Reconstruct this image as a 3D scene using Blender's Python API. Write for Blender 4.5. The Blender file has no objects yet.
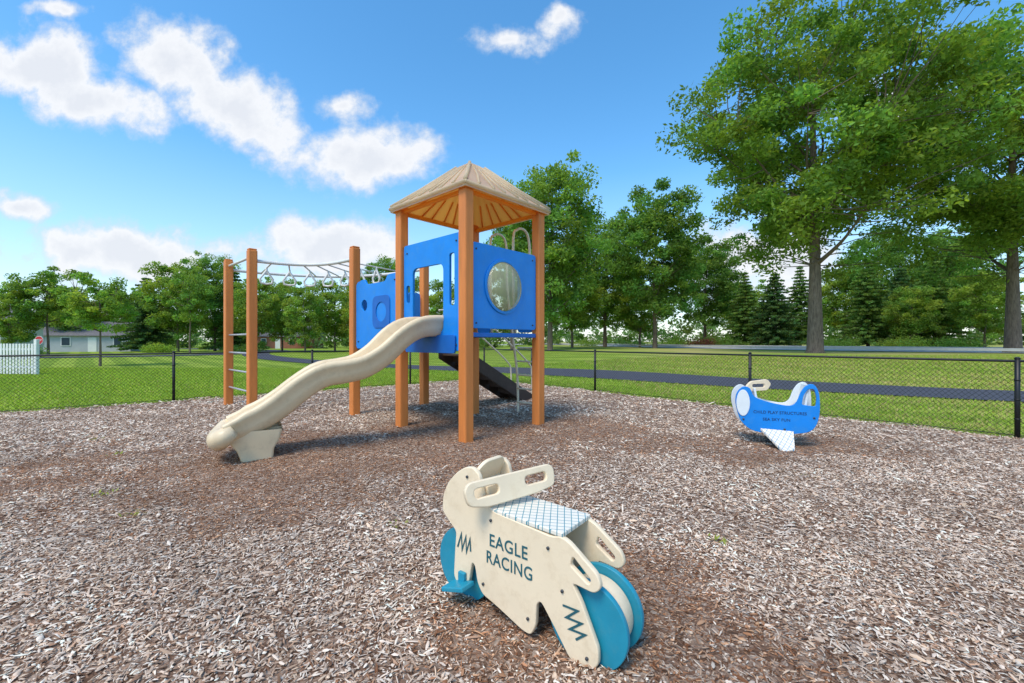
import bpy, math, random
import numpy as np
from mathutils import Vector, Matrix
rnd=random.Random(7)
S=bpy.context.scene
COL=S.collection
# ------------------------------------------------------------------ helpers
def link(o,parent=None):
    COL.objects.link(o)
    if parent is not None: o.parent=parent
    return o
def empty(name):
    e=bpy.data.objects.new(name,None); e.empty_display_size=.2
    return link(e)
def mesh_obj(name,v,f,mats,parent=None,smooth=False,midx=None):
    me=bpy.data.meshes.new(name); me.from_pydata([tuple(p) for p in v],[],[tuple(q) for q in f]); me.update()
    for m in (mats if isinstance(mats,list) else [mats]): me.materials.append(m)
    if smooth: me.polygons.foreach_set('use_smooth',[True]*len(me.polygons))
    if midx is not None: me.polygons.foreach_set('material_index',midx)
    o=bpy.data.objects.new(name,me); return link(o,parent)
def np_mesh(name,verts,faces_flat,nper,mats,colors=None,midx=None,smooth=None,parent=None,obj=True):
    me=bpy.data.meshes.new(name)
    nv=len(verts); me.vertices.add(nv); me.vertices.foreach_set('co',np.asarray(verts,dtype=np.float32).ravel())
    faces_flat=np.asarray(faces_flat,dtype=np.int32).ravel()
    nper=np.asarray(nper,dtype=np.int32)
    me.loops.add(len(faces_flat)); me.loops.foreach_set('vertex_index',faces_flat)
    me.polygons.add(len(nper))
    st=np.concatenate([[0],np.cumsum(nper)[:-1]]).astype(np.int32)
    me.polygons.foreach_set('loop_start',st)
    if midx is not None: me.polygons.foreach_set('material_index',np.asarray(midx,dtype=np.int32))
    for m in mats: me.materials.append(m)
    if smooth is not None: me.polygons.foreach_set('use_smooth',np.asarray(smooth,dtype=bool))
    me.update(calc_edges=True)
    if colors is not None:
        a=me.color_attributes.new('Col','FLOAT_COLOR','POINT')
        c=np.ones((nv,4),dtype=np.float32); c[:,:3]=colors
        a.data.foreach_set('color',c.ravel())
    me.validate()
    if not obj: return me
    return link(bpy.data.objects.new(name,me),parent)
def add_tube(V,F,pts,radii,seg=8,cap=True):
    pts=[Vector(p) for p in pts]; n=len(pts); base=len(V)
    t0=(pts[1]-pts[0]).normalized()
    up=Vector((0,0,1)) if abs(t0.z)<.9 else Vector((1,0,0))
    nx=t0.cross(up).normalized()
    for i,p in enumerate(pts):
        if i==0: t=t0
        elif i==n-1: t=(pts[i]-pts[i-1]).normalized()
        else: t=((pts[i+1]-pts[i]).normalized()+(pts[i]-pts[i-1]).normalized()).normalized()
        nx=(nx-t*nx.dot(t)).normalized(); ny=t.cross(nx)
        r=radii[i] if hasattr(radii,'__len__') else radii
        for k in range(seg):
            a=2*math.pi*k/seg
            V.append(tuple(p+(nx*math.cos(a)+ny*math.sin(a))*r))
    for i in range(n-1):
        for k in range(seg):
            a=base+i*seg+k; b=base+i*seg+(k+1)%seg
            F.append((a,b,b+seg,a+seg))
    if cap:
        F.append(tuple(base+k for k in reversed(range(seg))))
        F.append(tuple(base+(n-1)*seg+k for k in range(seg)))
def tube(name,pts,r,mat,parent=None,seg=10):
    V=[];F=[]; add_tube(V,F,pts,r,seg); return mesh_obj(name,V,F,mat,parent,smooth=True)
def catmull(P,n=6,closed=False):
    out=[];L=len(P)
    rng=range(L) if closed else range(L-1)
    for i in rng:
        g=lambda k:np.array(P[k%L] if closed else P[min(max(k,0),L-1)],dtype=float)
        p0,p1,p2,p3=g(i-1),g(i),g(i+1),g(i+2)
        for j in range(n):
            t=j/n
            out.append(tuple(.5*((2*p1)+(-p0+p2)*t+(2*p0-5*p1+4*p2-p3)*t*t+(-p0+3*p1-3*p2+p3)*t**3)))
    if not closed: out.append(tuple(P[-1]))
    return out
def roundpoly(P,r=.03,n=4):
    out=[];L=len(P)
    for i in range(L):
        a=np.array(P[i-1],float);b=np.array(P[i],float);c=np.array(P[(i+1)%L],float)
        la=np.linalg.norm(a-b);lc=np.linalg.norm(c-b)
        ra=min(r,la*.45);rc=min(r,lc*.45)
        p=b+(a-b)/la*ra;q=b+(c-b)/lc*rc
        for k in range(n+1):
            t=k/n; out.append(tuple((1-t)**2*p+2*t*(1-t)*b+t*t*q))
    return out
def circle(cx,cy,r,n=32,ry=None):
    ry=ry or r
    return [(cx+r*math.cos(2*math.pi*k/n),cy+ry*math.sin(2*math.pi*k/n)) for k in range(n)]
def frame(origin,ax,up=(0,0,1)):
    ax=Vector(ax).normalized(); up=Vector(up); z=ax.cross(up).normalized(); up=z.cross(ax)
    M=Matrix(((ax.x,up.x,z.x,origin[0]),(ax.y,up.y,z.y,origin[1]),(ax.z,up.z,z.z,origin[2]),(0,0,0,1)))
    return M
def plate(name,outline,th,M,mat,parent=None,holes=(),bev=.004):
    cu=bpy.data.curves.new(name,'CURVE'); cu.dimensions='2D'; cu.fill_mode='BOTH'
    cu.extrude=max(th/2-bev,.0005); cu.bevel_depth=bev; cu.bevel_resolution=1; cu.offset=-bev
    for loop in [outline]+list(holes):
        sp=cu.splines.new('POLY'); sp.points.add(len(loop)-1)
        for i,p in enumerate(loop): sp.points[i].co=(p[0],p[1],0,1)
        sp.use_cyclic_u=True
    t=bpy.data.objects.new('tmp',cu); COL.objects.link(t)
    dg=bpy.context.evaluated_depsgraph_get()
    me=bpy.data.meshes.new_from_object(t.evaluated_get(dg)); me.name=name
    bpy.data.objects.remove(t); bpy.data.curves.remove(cu)
    me.materials.clear(); me.materials.append(mat)
    me.transform(M)
    o=bpy.data.objects.new(name,me); return link(o,parent)
def box(name,c,size,mat,parent=None,ang=0,bev=.01,tilt=None):
    x,y,z=[s/2 for s in size]
    V=[(a,b,d) for a in(-x,x) for b in(-y,y) for d in(-z,z)]
    F=[(0,1,3,2),(4,6,7,5),(0,4,5,1),(2,3,7,6),(0,2,6,4),(1,5,7,3)]
    me=bpy.data.meshes.new(name); me.from_pydata(V,[],F)
    if bev>0:
        import bmesh
        bm=bmesh.new(); bm.from_mesh(me)
        bmesh.ops.bevel(bm,geom=bm.edges[:],offset=bev,segments=2,affect='EDGES',profile=.5)
        bm.to_mesh(me); bm.free()
    M=Matrix.Translation(c)@Matrix.Rotation(ang,4,'Z')
    if tilt is not None: M=M@tilt
    me.transform(M); me.materials.append(mat)
    return link(bpy.data.objects.new(name,me),parent)
def sm(t):
    t=min(max(t,0),1); return t*t*(3-2*t)
def hgt(x,y):
    return .7*sm((y+.45*max(x,0)-17)/14)*sm((x+6)/14)
def npsm(t):
    t=np.clip(t,0,1); return t*t*(3-2*t)
def nph(x,y):
    return .7*npsm((y+.45*np.maximum(x,0)-17)/14)*npsm((x+6)/14)
# ------------------------------------------------------------------ materials
def newmat(name):
    m=bpy.data.materials.new(name); m.use_nodes=True
    nt=m.node_tree; b=nt.nodes['Principled BSDF']; return m,nt,b
def N(nt,t,**k):
    n=nt.nodes.new(t)
    for a,b in k.items(): setattr(n,a,b)
    return n
def ramp(nt,fac,stops):
    r=N(nt,'ShaderNodeValToRGB'); cr=r.color_ramp
    while len(cr.elements)<len(stops): cr.elements.new(.5)
    for e,(p,c) in zip(cr.elements,stops): e.position=p; e.color=(*c,1)
    nt.links.new(fac,r.inputs[0]); return r.outputs[0]
def noise(nt,scale,detail=4,vec=None,rough=.55):
    n=N(nt,'ShaderNodeTexNoise'); n.inputs['Scale'].default_value=scale; n.inputs['Detail'].default_value=detail
    n.inputs['Roughness'].default_value=rough
    if vec is not None: nt.links.new(vec,n.inputs['Vector'])
    return n.outputs['Fac']
def mulc(nt,a,b,mode='MULTIPLY',fac=1):
    m=N(nt,'ShaderNodeMix',data_type='RGBA',blend_type=mode)
    if isinstance(fac,(int,float)): m.inputs[0].default_value=fac
    else: nt.links.new(fac,m.inputs[0])
    for s,i in((a,6),(b,7)):
        if isinstance(s,tuple): m.inputs[i].default_value=(*s,1)
        else: nt.links.new(s,m.inputs[i])
    return m.outputs[2]
def bump(nt,b,h,st=.3,dist=.02):
    n=N(nt,'ShaderNodeBump'); n.inputs['Strength'].default_value=st; n.inputs['Distance'].default_value=dist
    nt.links.new(h,n.inputs['Height']); nt.links.new(n.outputs[0],b.inputs['Normal'])
def plastic(name,c,rough=.45,var=.18,sc=4,dirt=None,zstretch=1,spec=.4,bmp=.05):
    m,nt,b=newmat(name)
    tc=N(nt,'ShaderNodeTexCoord'); mp=N(nt,'ShaderNodeMapping'); mp.inputs['Scale'].default_value=(1,1,1/zstretch)
    nt.links.new(tc.outputs['Object'],mp.inputs[0])
    f=noise(nt,sc,5,mp.outputs[0])
    lo=tuple(x*(1-var) for x in c); hi=tuple(min(1,x*(1+var)) for x in c)
    col=ramp(nt,f,[(.3,lo),(.7,hi)])
    if dirt:
        f2=noise(nt,sc*3.1,6,mp.outputs[0],.7)
        r=ramp(nt,f2,[(.50,(0,0,0)),(.8,(.7,.7,.7))])
        col=mulc(nt,col,dirt,'MIX',r)
    nt.links.new(col,b.inputs['Base Color'])
    b.inputs['Roughness'].default_value=rough; b.inputs['Specular IOR Level'].default_value=spec
    bump(nt,b,noise(nt,60,3,mp.outputs[0]),bmp,.01)
    return m
M_post=plastic('orange_post_plastic',(.70,.225,.05),.55,.16,5,(.50,.17,.05),8)
M_blue=plastic('blue_panel_plastic',(.006,.235,.72),.4,.08,3,(.05,.27,.62))
M_blued=plastic('dark_blue_plastic',(.008,.13,.48),.45,.1,3)
M_cream=plastic('cream_plastic',(.80,.70,.52),.42,.06,4,(.55,.46,.32))
M_greyw=plastic('pale_coated_steel',(.74,.72,.66),.4,.06,4)
M_creamp=plastic('cream_sheet',(.86,.70,.48),.5,.05,4,(.66,.50,.31))
M_slide=plastic('slide_plastic',(.79,.62,.39),.38,.05,2.5,(.58,.44,.27))
M_roof=plastic('roof_tan',(.72,.62,.46),.6,.10,3,(.48,.41,.31))
M_teal=plastic('teal_sheet',(.015,.26,.37),.42,.1,5,(.06,.27,.33))
M_ltblue=plastic('pale_sheet',(.72,.76,.76),.5,.06,4)
M_dark=plastic('dark_brown_plastic',(.07,.045,.035),.6,.2,6)
M_bolt=plastic('bolt_dark',(.05,.055,.06),.4,.1,6)
M_text=plastic('lettering_teal',(.02,.11,.13),.6,.1,6)
M_white=plastic('white_vinyl',(.80,.78,.75),.5,.05,2)
M_black=plastic('black_vinyl_coating',(.012,.013,.013),.45,.1,6)
M_metal=plastic('galvanised_metal',(.42,.42,.42),.4,.1,6)
m,nt,b=newmat('roof_amber'); b.inputs['Base Color'].default_value=(1,.50,.10,1); b.inputs['Roughness'].default_value=.5
tr=N(nt,'ShaderNodeBsdfTranslucent'); tr.inputs[0].default_value=(1,.58,.14,1); mx=N(nt,'ShaderNodeMixShader'); mx.inputs[0].default_value=.65
nt.links.new(b.outputs[0],mx.inputs[1]); nt.links.new(tr.outputs[0],mx.inputs[2]); nt.links.new(mx.outputs[0],nt.nodes['Material Output'].inputs[0]); M_amber=m
nt=M_roof.node_tree; b=nt.nodes['Principled BSDF']; tr=N(nt,'ShaderNodeBsdfTranslucent'); tr.inputs[0].default_value=(1,.85,.6,1); mx=N(nt,'ShaderNodeMixShader'); mx.inputs[0].default_value=.5
nt.links.new(b.outputs[0],mx.inputs[1]); nt.links.new(tr.outputs[0],mx.inputs[2]); nt.links.new(mx.outputs[0],nt.nodes['Material Output'].inputs[0])
m,nt,b=newmat('clear_bubble'); b.inputs['Base Color'].default_value=(.72,.66,.40,1); b.inputs['Roughness'].default_value=.1
tp=N(nt,'ShaderNodeBsdfTransparent'); tp.inputs[0].default_value=(.97,.94,.76,1); mx=N(nt,'ShaderNodeMixShader'); mx.inputs[0].default_value=.55
nt.links.new(b.outputs[0],mx.inputs[1]); nt.links.new(tp.outputs[0],mx.inputs[2]); nt.links.new(mx.outputs[0],nt.nodes['Material Output'].inputs[0]); M_bubble=m
def gridmat(name,rot,sc,line=(.05,.25,.30)):
    m,nt,b=newmat(name); tc=N(nt,'ShaderNodeTexCoord'); mp=N(nt,'ShaderNodeMapping'); mp.inputs['Rotation'].default_value=(0,0,rot)
    nt.links.new(tc.outputs['Object'],mp.inputs[0])
    br=N(nt,'ShaderNodeTexBrick'); br.offset=0; br.inputs['Color1'].default_value=(.84,.77,.64,1); br.inputs['Color2'].default_value=(.78,.72,.60,1)
    br.inputs['Mortar'].default_value=(*line,1); br.inputs['Scale'].default_value=sc; br.inputs['Mortar Size'].default_value=.03
    br.inputs['Brick Width'].default_value=.5; br.inputs['Row Height'].default_value=.5
    nt.links.new(mp.outputs[0],br.inputs[0]); nt.links.new(br.outputs[0],b.inputs['Base Color']); b.inputs['Roughness'].default_value=.6
    return m
M_grid=gridmat('seat_tread',math.radians(-38+45),14)
M_grid2=gridmat('foot_tread',.9,10,(.2,.34,.46))
def vcol(name,transl=0):
    m,nt,b=newmat(name); a=N(nt,'ShaderNodeVertexColor'); a.layer_name='Col'
    nt.nodes.remove(b); d=N(nt,'ShaderNodeBsdfDiffuse'); nt.links.new(a.outputs[0],d.inputs[0]); o=nt.nodes['Material Output']
    if transl:
        t=N(nt,'ShaderNodeBsdfTranslucent'); c=mulc(nt,a.outputs[0],(1.8,1.7,.6))
        nt.links.new(c,t.inputs[0]); mx=N(nt,'ShaderNodeMixShader'); mx.inputs[0].default_value=transl
        nt.links.new(d.outputs[0],mx.inputs[1]); nt.links.new(t.outputs[0],mx.inputs[2]); nt.links.new(mx.outputs[0],o.inputs[0])
    else: nt.links.new(d.outputs[0],o.inputs[0])
    return m
M_leaf=vcol('foliage',.46)
M_blade=vcol('grass_blades',.3)
M_chip=vcol('wood_chips')
m,nt,b=newmat('bark'); tc=N(nt,'ShaderNodeTexCoord'); mp=N(nt,'ShaderNodeMapping'); mp.inputs['Scale'].default_value=(4,4,.7); nt.links.new(tc.outputs['Object'],mp.inputs[0])
f=noise(nt,3,6,mp.outputs[0],.7); nt.links.new(ramp(nt,f,[(.3,(.07,.048,.033)),(.7,(.25,.185,.13))]),b.inputs['Base Color']); b.inputs['Roughness'].default_value=.9; bump(nt,b,f,.8,.05); M_bark=m
# lawn
m,nt,b=newmat('lawn'); tc=N(nt,'ShaderNodeTexCoord'); P=tc.outputs['Object']
c1=ramp(nt,noise(nt,.35,5,P),[(.3,(.25,.37,.04)),(.7,(.39,.48,.075))])
fine=noise(nt,9,6,P,.75)
c2=mulc(nt,c1,ramp(nt,fine,[(.3,(.66,.66,.66)),(.7,(1,1,1))]))
dry=ramp(nt,noise(nt,.14,5,P),[(.36,(0,0,0)),(.58,(.9,.9,.9))])
sx=N(nt,'ShaderNodeSeparateXYZ'); nt.links.new(P,sx.inputs[0])
mr=N(nt,'ShaderNodeMapRange'); mr.inputs[1].default_value=4; mr.inputs[2].default_value=13; nt.links.new(sx.outputs[0],mr.inputs[0])
dm=mulc(nt,dry,mr.outputs[0])
c3=mulc(nt,c2,(.50,.41,.16),'MIX',dm)
wv=N(nt,'ShaderNodeTexWave'); wv.bands_direction='DIAGONAL'; wv.inputs['Scale'].default_value=.22; wv.inputs['Distortion'].default_value=.8; nt.links.new(P,wv.inputs[0])
c4=mulc(nt,c3,ramp(nt,wv.outputs['Fac'],[(.35,(.68,.76,.68)),(.65,(1,1,1))]))
nt.links.new(c4,b.inputs['Base Color']); b.inputs['Roughness'].default_value=1; b.inputs['Specular IOR Level'].default_value=.05; bump(nt,b,fine,.2,.04); M_lawn=m
# mulch base
m,nt,b=newmat('mulch_base'); tc=N(nt,'ShaderNodeTexCoord'); P=tc.outputs['Object']
wn=N(nt,'ShaderNodeTexNoise'); wn.inputs['Scale'].default_value=6; nt.links.new(P,wn.inputs[0])
mixv=N(nt,'ShaderNodeMix',data_type='RGBA',blend_type='LINEAR_LIGHT'); mixv.inputs[0].default_value=.15; nt.links.new(P,mixv.inputs[6]); nt.links.new(wn.outputs['Color'],mixv.inputs[7])
vo=N(nt,'ShaderNodeTexVoronoi'); vo.inputs['Scale'].default_value=42; nt.links.new(mixv.outputs[2],vo.inputs['Vector'])
bw=N(nt,'ShaderNodeSeparateColor'); nt.links.new(vo.outputs['Color'],bw.inputs[0])
c1=ramp(nt,bw.outputs[0],[(0,(.16,.09,.055)),(.35,(.30,.18,.12)),(.7,(.45,.31,.22)),(1,(.62,.49,.38))])
fo=noise(nt,40,5,P,.8); c2=mulc(nt,c1,ramp(nt,fo,[(.3,(.6,.6,.6)),(.7,(1,1,1))]))
nt.links.new(c2,b.inputs['Base Color']); b.inputs['Roughness'].default_value=1; b.inputs['Specular IOR Level'].default_value=.05
bump(nt,b,mulc(nt,vo.outputs['Distance'],fo),.8,.04); M_mulch=m
def simple(name,lo,hi,sc,rough=.9,st=.2):
    m,nt,b=newmat(name); tc=N(nt,'ShaderNodeTexCoord'); f=noise(nt,sc,8,tc.outputs['Object'],.7)
    nt.links.new(ramp(nt,f,[(.3,lo),(.7,hi)]),b.inputs['Base Color']); b.inputs['Roughness'].default_value=rough; b.inputs['Specular IOR Level'].default_value=.2; bump(nt,b,f,st,.02); return m
M_asph=simple('asphalt',(.055,.058,.072),(.095,.10,.12),9)
M_conc=simple('concrete_road',(.42,.40,.38),(.52,.50,.47),2)
M_kerb=simple('kerb_concrete',(.48,.46,.42),(.56,.54,.5),3)
M_wall=simple('grey_siding',(.42,.43,.45),(.50,.51,.53),1)
M_shing=simple('shingle',(.12,.11,.11),(.20,.19,.19),4)
M_glass=plastic('window_glass',(.05,.07,.09),.1,.1,1)
M_brick=simple('red_brick',(.28,.11,.07),(.38,.17,.11),5)
M_red=plastic('red_paint',(.55,.02,.02),.4,.1,3)
# ------------------------------------------------------------------ ground
def axis(lo,hi,near_lo,near_hi,step):
    a=list(np.arange(near_lo,near_hi+step/2,step)); s=step;v=near_lo
    while v>lo: s*=1.35; v-=s; a.insert(0,v)
    s=step;v=near_hi
    while v<hi: s*=1.35; v+=s; a.append(v)
    return np.array(a)
gx=axis(-2500,2500,-20,60,1.0); gy=axis(-600,3500,-4,60,1.0)
X,Y=np.meshgrid(gx,gy); Z=nph(X,Y)
V=np.stack([X.ravel(),Y.ravel(),Z.ravel()],1); nx,ny=len(gx),len(gy)
i,j=np.meshgrid(np.arange(nx-1),np.arange(ny-1)); a=(j*nx+i).ravel()
F=np.stack([a,a+1,a+1+nx,a+nx],1)
np_mesh('lawn_ground',V,F,np.full(len(F),4),[M_lawn],smooth=np.ones(len(F),bool))
CORN=np.array((-1.1,16.9)); DL=np.array((-.76,-.65)); DR=np.array((.65,-.76))
def inside(x,y,m=0):
    a=(x+8.44)*.65-(y-10.6)*.76; b=-(x-2.46)*.76-(y-12.68)*.65
    return np.minimum(a,b)>m
def relief(x,y):
    r=(.5+.5*np.sin(x*1.3+.6*np.sin(y*.9))*np.sin(y*1.1+.8))*.035+.014*np.sin(x*4.1+y*2.3)*np.sin(y*3.7-x*1.9)+.018
    r-=.03*np.exp(-(((x+3.9)/.7)**2+((y-4.9)/.6)**2)); r-=.02*np.exp(-(((x-.15)/.7)**2+((y-2.2)/.6)**2))
    return np.maximum(r,.008)
n=110
U,W=np.meshgrid(np.linspace(0,24,n*2),np.linspace(0,22,n*2))
PX_=CORN[0]+DL[0]*U+DR[0]*W; PY_=CORN[1]+DL[1]*U+DR[1]*W
ed=np.minimum(U,W); PZ=relief(PX_,PY_)*np.clip(ed/.3,0.4,1)
V=np.stack([PX_.ravel(),PY_.ravel(),PZ.ravel()],1); q=n*2
i,j=np.meshgrid(np.arange(q-1),np.arange(q-1)); a=(j*q+i).ravel(); F=np.stack([a,a+1,a+1+q,a+q],1)
np_mesh('mulch_ground',V,F,np.full(len(F),4),[M_mulch],smooth=np.ones(len(F),bool))
# chips
rg=np.random.default_rng(3)
def pts_band(d0,d1,dens):
    A=1.4*(d1*d1-d0*d0)+1.0*(d1-d0); n=int(A*dens)
    d=np.sqrt(rg.uniform(d0*d0,d1*d1,n)); x=rg.uniform(-1,1,n)*(1.4*d+.5)
    k=inside(x,d,.03); return x[k],d[k]
xs=[];ys=[];sc=[]
for d0,d1,de,s in((1.0,3.2,4300,.85),(3.2,5.5,2200,1.0),(5.5,9,800,1.3),(9,17,240,1.9)):
    x,y=pts_band(d0,d1,de); xs.append(x);ys.append(y);sc.append(np.full(len(x),s))
x=np.concatenate(xs);y=np.concatenate(ys);s=np.concatenate(sc); n=len(x)
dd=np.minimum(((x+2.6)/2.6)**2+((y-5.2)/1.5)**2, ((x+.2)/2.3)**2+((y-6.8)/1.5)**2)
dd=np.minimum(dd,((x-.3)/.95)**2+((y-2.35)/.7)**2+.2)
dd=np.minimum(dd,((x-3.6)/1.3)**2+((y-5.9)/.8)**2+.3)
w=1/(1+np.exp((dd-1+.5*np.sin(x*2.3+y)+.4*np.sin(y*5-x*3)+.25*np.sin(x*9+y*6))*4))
s=s*(1-.38*w)*np.where(rg.uniform(0,1,n)<.025,1.6,1)
L=(rg.gamma(2.2,.0105,n)+.010)*s; L=np.minimum(L,.10*s); Wd=(rg.gamma(2.6,.0026,n)+.003)*s; Wd=np.minimum(Wd,.024*s)
yaw=rg.uniform(0,2*np.pi,n); pit=rg.normal(0,.2,n)*(1-.5*w); rol=rg.uniform(-.75,.75,n)
zz=relief(x,y)+rg.uniform(.0,.012,n)*(1-.4*w)+np.abs(np.sin(pit))*L*.35
dx=np.stack([np.cos(yaw)*np.cos(pit),np.sin(yaw)*np.cos(pit),np.sin(pit)],1)
sd=np.stack([-np.sin(yaw)*np.cos(rol),np.cos(yaw)*np.cos(rol),np.sin(rol)],1)
upv=np.cross(dx,sd); c=np.stack([x,y,zz],1)
hl=(L/2)[:,None];hw=(Wd/2)[:,None]
bend=rg.uniform(-.15,.25,n)[:,None]*hl
P0=c-dx*hl-sd*hw*.6; P1=c-dx*hl*rg.uniform(.7,1,n)[:,None]+sd*hw*.5; P2=c-sd*hw+upv*bend*.5; P3=c+sd*hw+upv*bend*.5; P4=c+dx*hl*rg.uniform(.7,1,n)[:,None]-sd*hw*.5; P5=c+dx*hl+sd*hw*.35; P6=c+upv*(hw*1.1+bend*.5)
V=np.stack([P0,P1,P2,P3,P4,P5,P6],1).reshape(-1,3)
b0=(np.arange(n)*7)[:,None]
F=np.concatenate([b0+np.array([[0,2,6]]),b0+np.array([[0,6,1]]),b0+np.array([[1,6,3]]),b0+np.array([[2,4,6]]),b0+np.array([[4,5,6]]),b0+np.array([[5,3,6]])],1).reshape(-1,3)
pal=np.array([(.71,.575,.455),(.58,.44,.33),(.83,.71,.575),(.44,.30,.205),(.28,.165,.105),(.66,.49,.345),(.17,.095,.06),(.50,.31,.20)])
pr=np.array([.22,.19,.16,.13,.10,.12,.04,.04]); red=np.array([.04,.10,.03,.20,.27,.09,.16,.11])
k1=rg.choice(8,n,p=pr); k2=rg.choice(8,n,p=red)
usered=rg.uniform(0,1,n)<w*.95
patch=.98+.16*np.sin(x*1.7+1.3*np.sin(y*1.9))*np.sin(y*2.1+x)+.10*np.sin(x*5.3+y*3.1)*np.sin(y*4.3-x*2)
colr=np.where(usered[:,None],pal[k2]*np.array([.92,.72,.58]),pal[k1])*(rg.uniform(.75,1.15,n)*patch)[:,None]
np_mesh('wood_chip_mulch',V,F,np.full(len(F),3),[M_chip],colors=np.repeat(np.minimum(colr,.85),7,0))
# grass blades
n=220000
d=np.sqrt(rg.uniform(6**2,24**2,n)); x=rg.uniform(-1.3,1.3,n)*d; y=d
k=~inside(x,y,-.02)
def path_d(x,y,pts):
    m=np.full(len(x),1e9)
    for (a,b),(c_,d_) in zip(pts[:-1],pts[1:]):
        vx,vy=c_-a,d_-b; t=np.clip(((x-a)*vx+(y-b)*vy)/(vx*vx+vy*vy),0,1)
        m=np.minimum(m,np.hypot(x-a-t*vx,y-b-t*vy))
    return m
PATH=catmull([(-36,62),(-30,50),(-22,39),(-13,30),(-4,23.6),(3,19.0),(9,14.3),(14,11.2),(20,8.4),(30,4.6)],8)
k&=path_d(x,y,PATH)>1.42
x=x[k];y=y[k];n=len(x); z=nph(x,y)
hh=rg.uniform(.03,.065,n)*(1+y*.012); ww=rg.uniform(.006,.012,n)*(1+y*.05); a=rg.uniform(0,np.pi,n); ln=rg.normal(0,.035,(n,2))
V=np.stack([np.stack([x-np.cos(a)*ww,y-np.sin(a)*ww,z],1),np.stack([x+np.cos(a)*ww,y+np.sin(a)*ww,z],1),np.stack([x+ln[:,0],y+ln[:,1],z+hh],1)],1).reshape(-1,3)
c=np.array([.34,.47,.07])*rg.uniform(.6,1.25,n)[:,None]
dryk=rg.uniform(0,1,n)<np.where(x>4,.36,.06); c[dryk]=np.array([.50,.42,.18])*rg.uniform(.7,1.1,dryk.sum())[:,None]
np_mesh('grass',V,np.arange(3*n),np.full(n,3),[M_blade],colors=np.repeat(c,3,0))
# ------------------------------------------------------------------ path & road
def ribbon(name,pts,w,mat,z0,off=0.,th=None,parent=None):
    V=[];F=[];L=len(pts)
    K=6
    for i,p in enumerate(pts):
        a=Vector(pts[max(i-1,0)][:2]);b=Vector(pts[min(i+1,L-1)][:2]); t=(b-a).normalized(); nn=Vector((-t.y,t.x))
        for k in range(K+1):
            q=Vector(p[:2])+nn*(off+w*(k/K-.5)); V.append((q.x,q.y,hgt(q.x,q.y)+z0))
    for i in range(L-1):
        for k in range(K):
            a=i*(K+1)+k; F.append((a,a+1,a+K+2,a+K+1))
    o=mesh_obj(name,V,F,mat,parent)
    if th:
        md=o.modifiers.new('s','SOLIDIFY'); md.thickness=th; md.offset=-1
    return o
ribbon('asphalt_path',PATH,2.75,M_asph,.03)
ROAD=catmull([(80,2),(60,13),(46,22.5),(36,31),(28,42),(22,58),(17,85),(8,130),(-6,200)],8)
ribbon('road',ROAD,7.5,M_conc,.035)
ribbon('kerb',ROAD,.25,M_kerb,.15,3.9,.2); ribbon('kerb',ROAD,.25,M_kerb,.15,-3.9,.2)
ribbon('driveway',catmull([(-90,30),(-60,34),(-40,42),(-34,52),(-40,70),(-70,90)],8),5,M_asph,.03)
# ------------------------------------------------------------------ fence
def fence_run(P,D,L,posts,name):
    par=empty(name); top=1.2; P=Vector((*P,0)); D=Vector((*D,0)).normalized()
    V=[];F=[]
    sp=.076; Hm=1.14; z0=.03
    k=-Hm
    while k<L:
        for s in(1,-1):
            a0=k; zA,zB=(z0,z0+Hm) if s==1 else (z0+Hm,z0)
            t0=max(0,-a0/Hm) ; t1=min(1,(L-a0)/Hm)
            if t1-t0>.02:
                off=Vector((-D.y,D.x,0))*(.003*s)
                p=P+off+D*(a0+Hm*t0)+Vector((0,0,zA+(zB-zA)*t0)); q_=P+off+D*(a0+Hm*t1)+Vector((0,0,zA+(zB-zA)*t1))
                add_tube(V,F,[p,q_],.0027,3,False)
        k+=sp
    mesh_obj('chain_link',V,F,M_black,par)
    tube('top_rail',[P+Vector((0,0,top)),P+D*L+Vector((0,0,top))],.021,M_black,par)
    tube('bottom_wire',[P+Vector((0,0,.06)),P+D*L+Vector((0,0,.06))],.006,M_black,par,6)
    for t in posts:
        c=P+D*t; tube('post',[c+Vector((0,0,-.1)),c+Vector((0,0,1.235))],.032,M_black,par)
        tube('post_cap',[c+Vector((0,0,1.235)),c+Vector((0,0,1.25)),c+Vector((0,0,1.265))],[.038,.034,.012],M_black,par)
        for zz in(.3,.6,.9): tube('tie_band',[c+Vector((0,0,zz)),c+Vector((0,0,zz+.02))],.037,M_black,par)
fence_run(CORN,DR,20,[0,2.75,5.5,9.8,13.62,17.4],'chain_link_fence')
fence_run(CORN,DL,18,[3.2,6.4,9.64,13.2,16.8],'chain_link_fence')
# ------------------------------------------------------------------ playground structure
PG=empty('playground_structure')
u=Vector((.677,.736,0)); v=Vector((-.736,.677,0)); SP=1.69; UA=math.atan2(u.y,u.x)
A=Vector((-.68,6.31,0)); B=A+u*SP; C=A+v*SP; Dp=A+u*SP+v*SP; Fp=A+v*2*SP; E=Fp+u*SP
G=Vector((-5.36,8.8,0)); Hh=G+v*SP
def post(name,p,h,w=.168):
    box(name,(p.x,p.y,h/2-.1),(w,w,h+.2),M_post,PG,UA,.022)
for nme,p in(('roof_post_front',A),('roof_post_right',B),('roof_post_left',C),('roof_post_back',Dp)): post(nme,p,3.86)
for nme,p in(('deck_post_front',Fp),('deck_post_back',E),('ladder_post_front',G),('ladder_post_back',Hh)):
    post(nme,p,3.38); box('post_cap',(p.x,p.y,3.395),(.15,.15,.03),M_post,PG,UA,.012)
for nm,c,z_ in(('tower_deck',(A+Dp)/2,1.60),('side_deck',(C+E)/2,1.34)):
    box(nm,(c.x,c.y,z_),(SP-.02,SP-.02,.05),M_dark,PG,UA,.01)
def edge_frame(p,q):
    return frame((p.x,p.y,0),(q-p))
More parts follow.
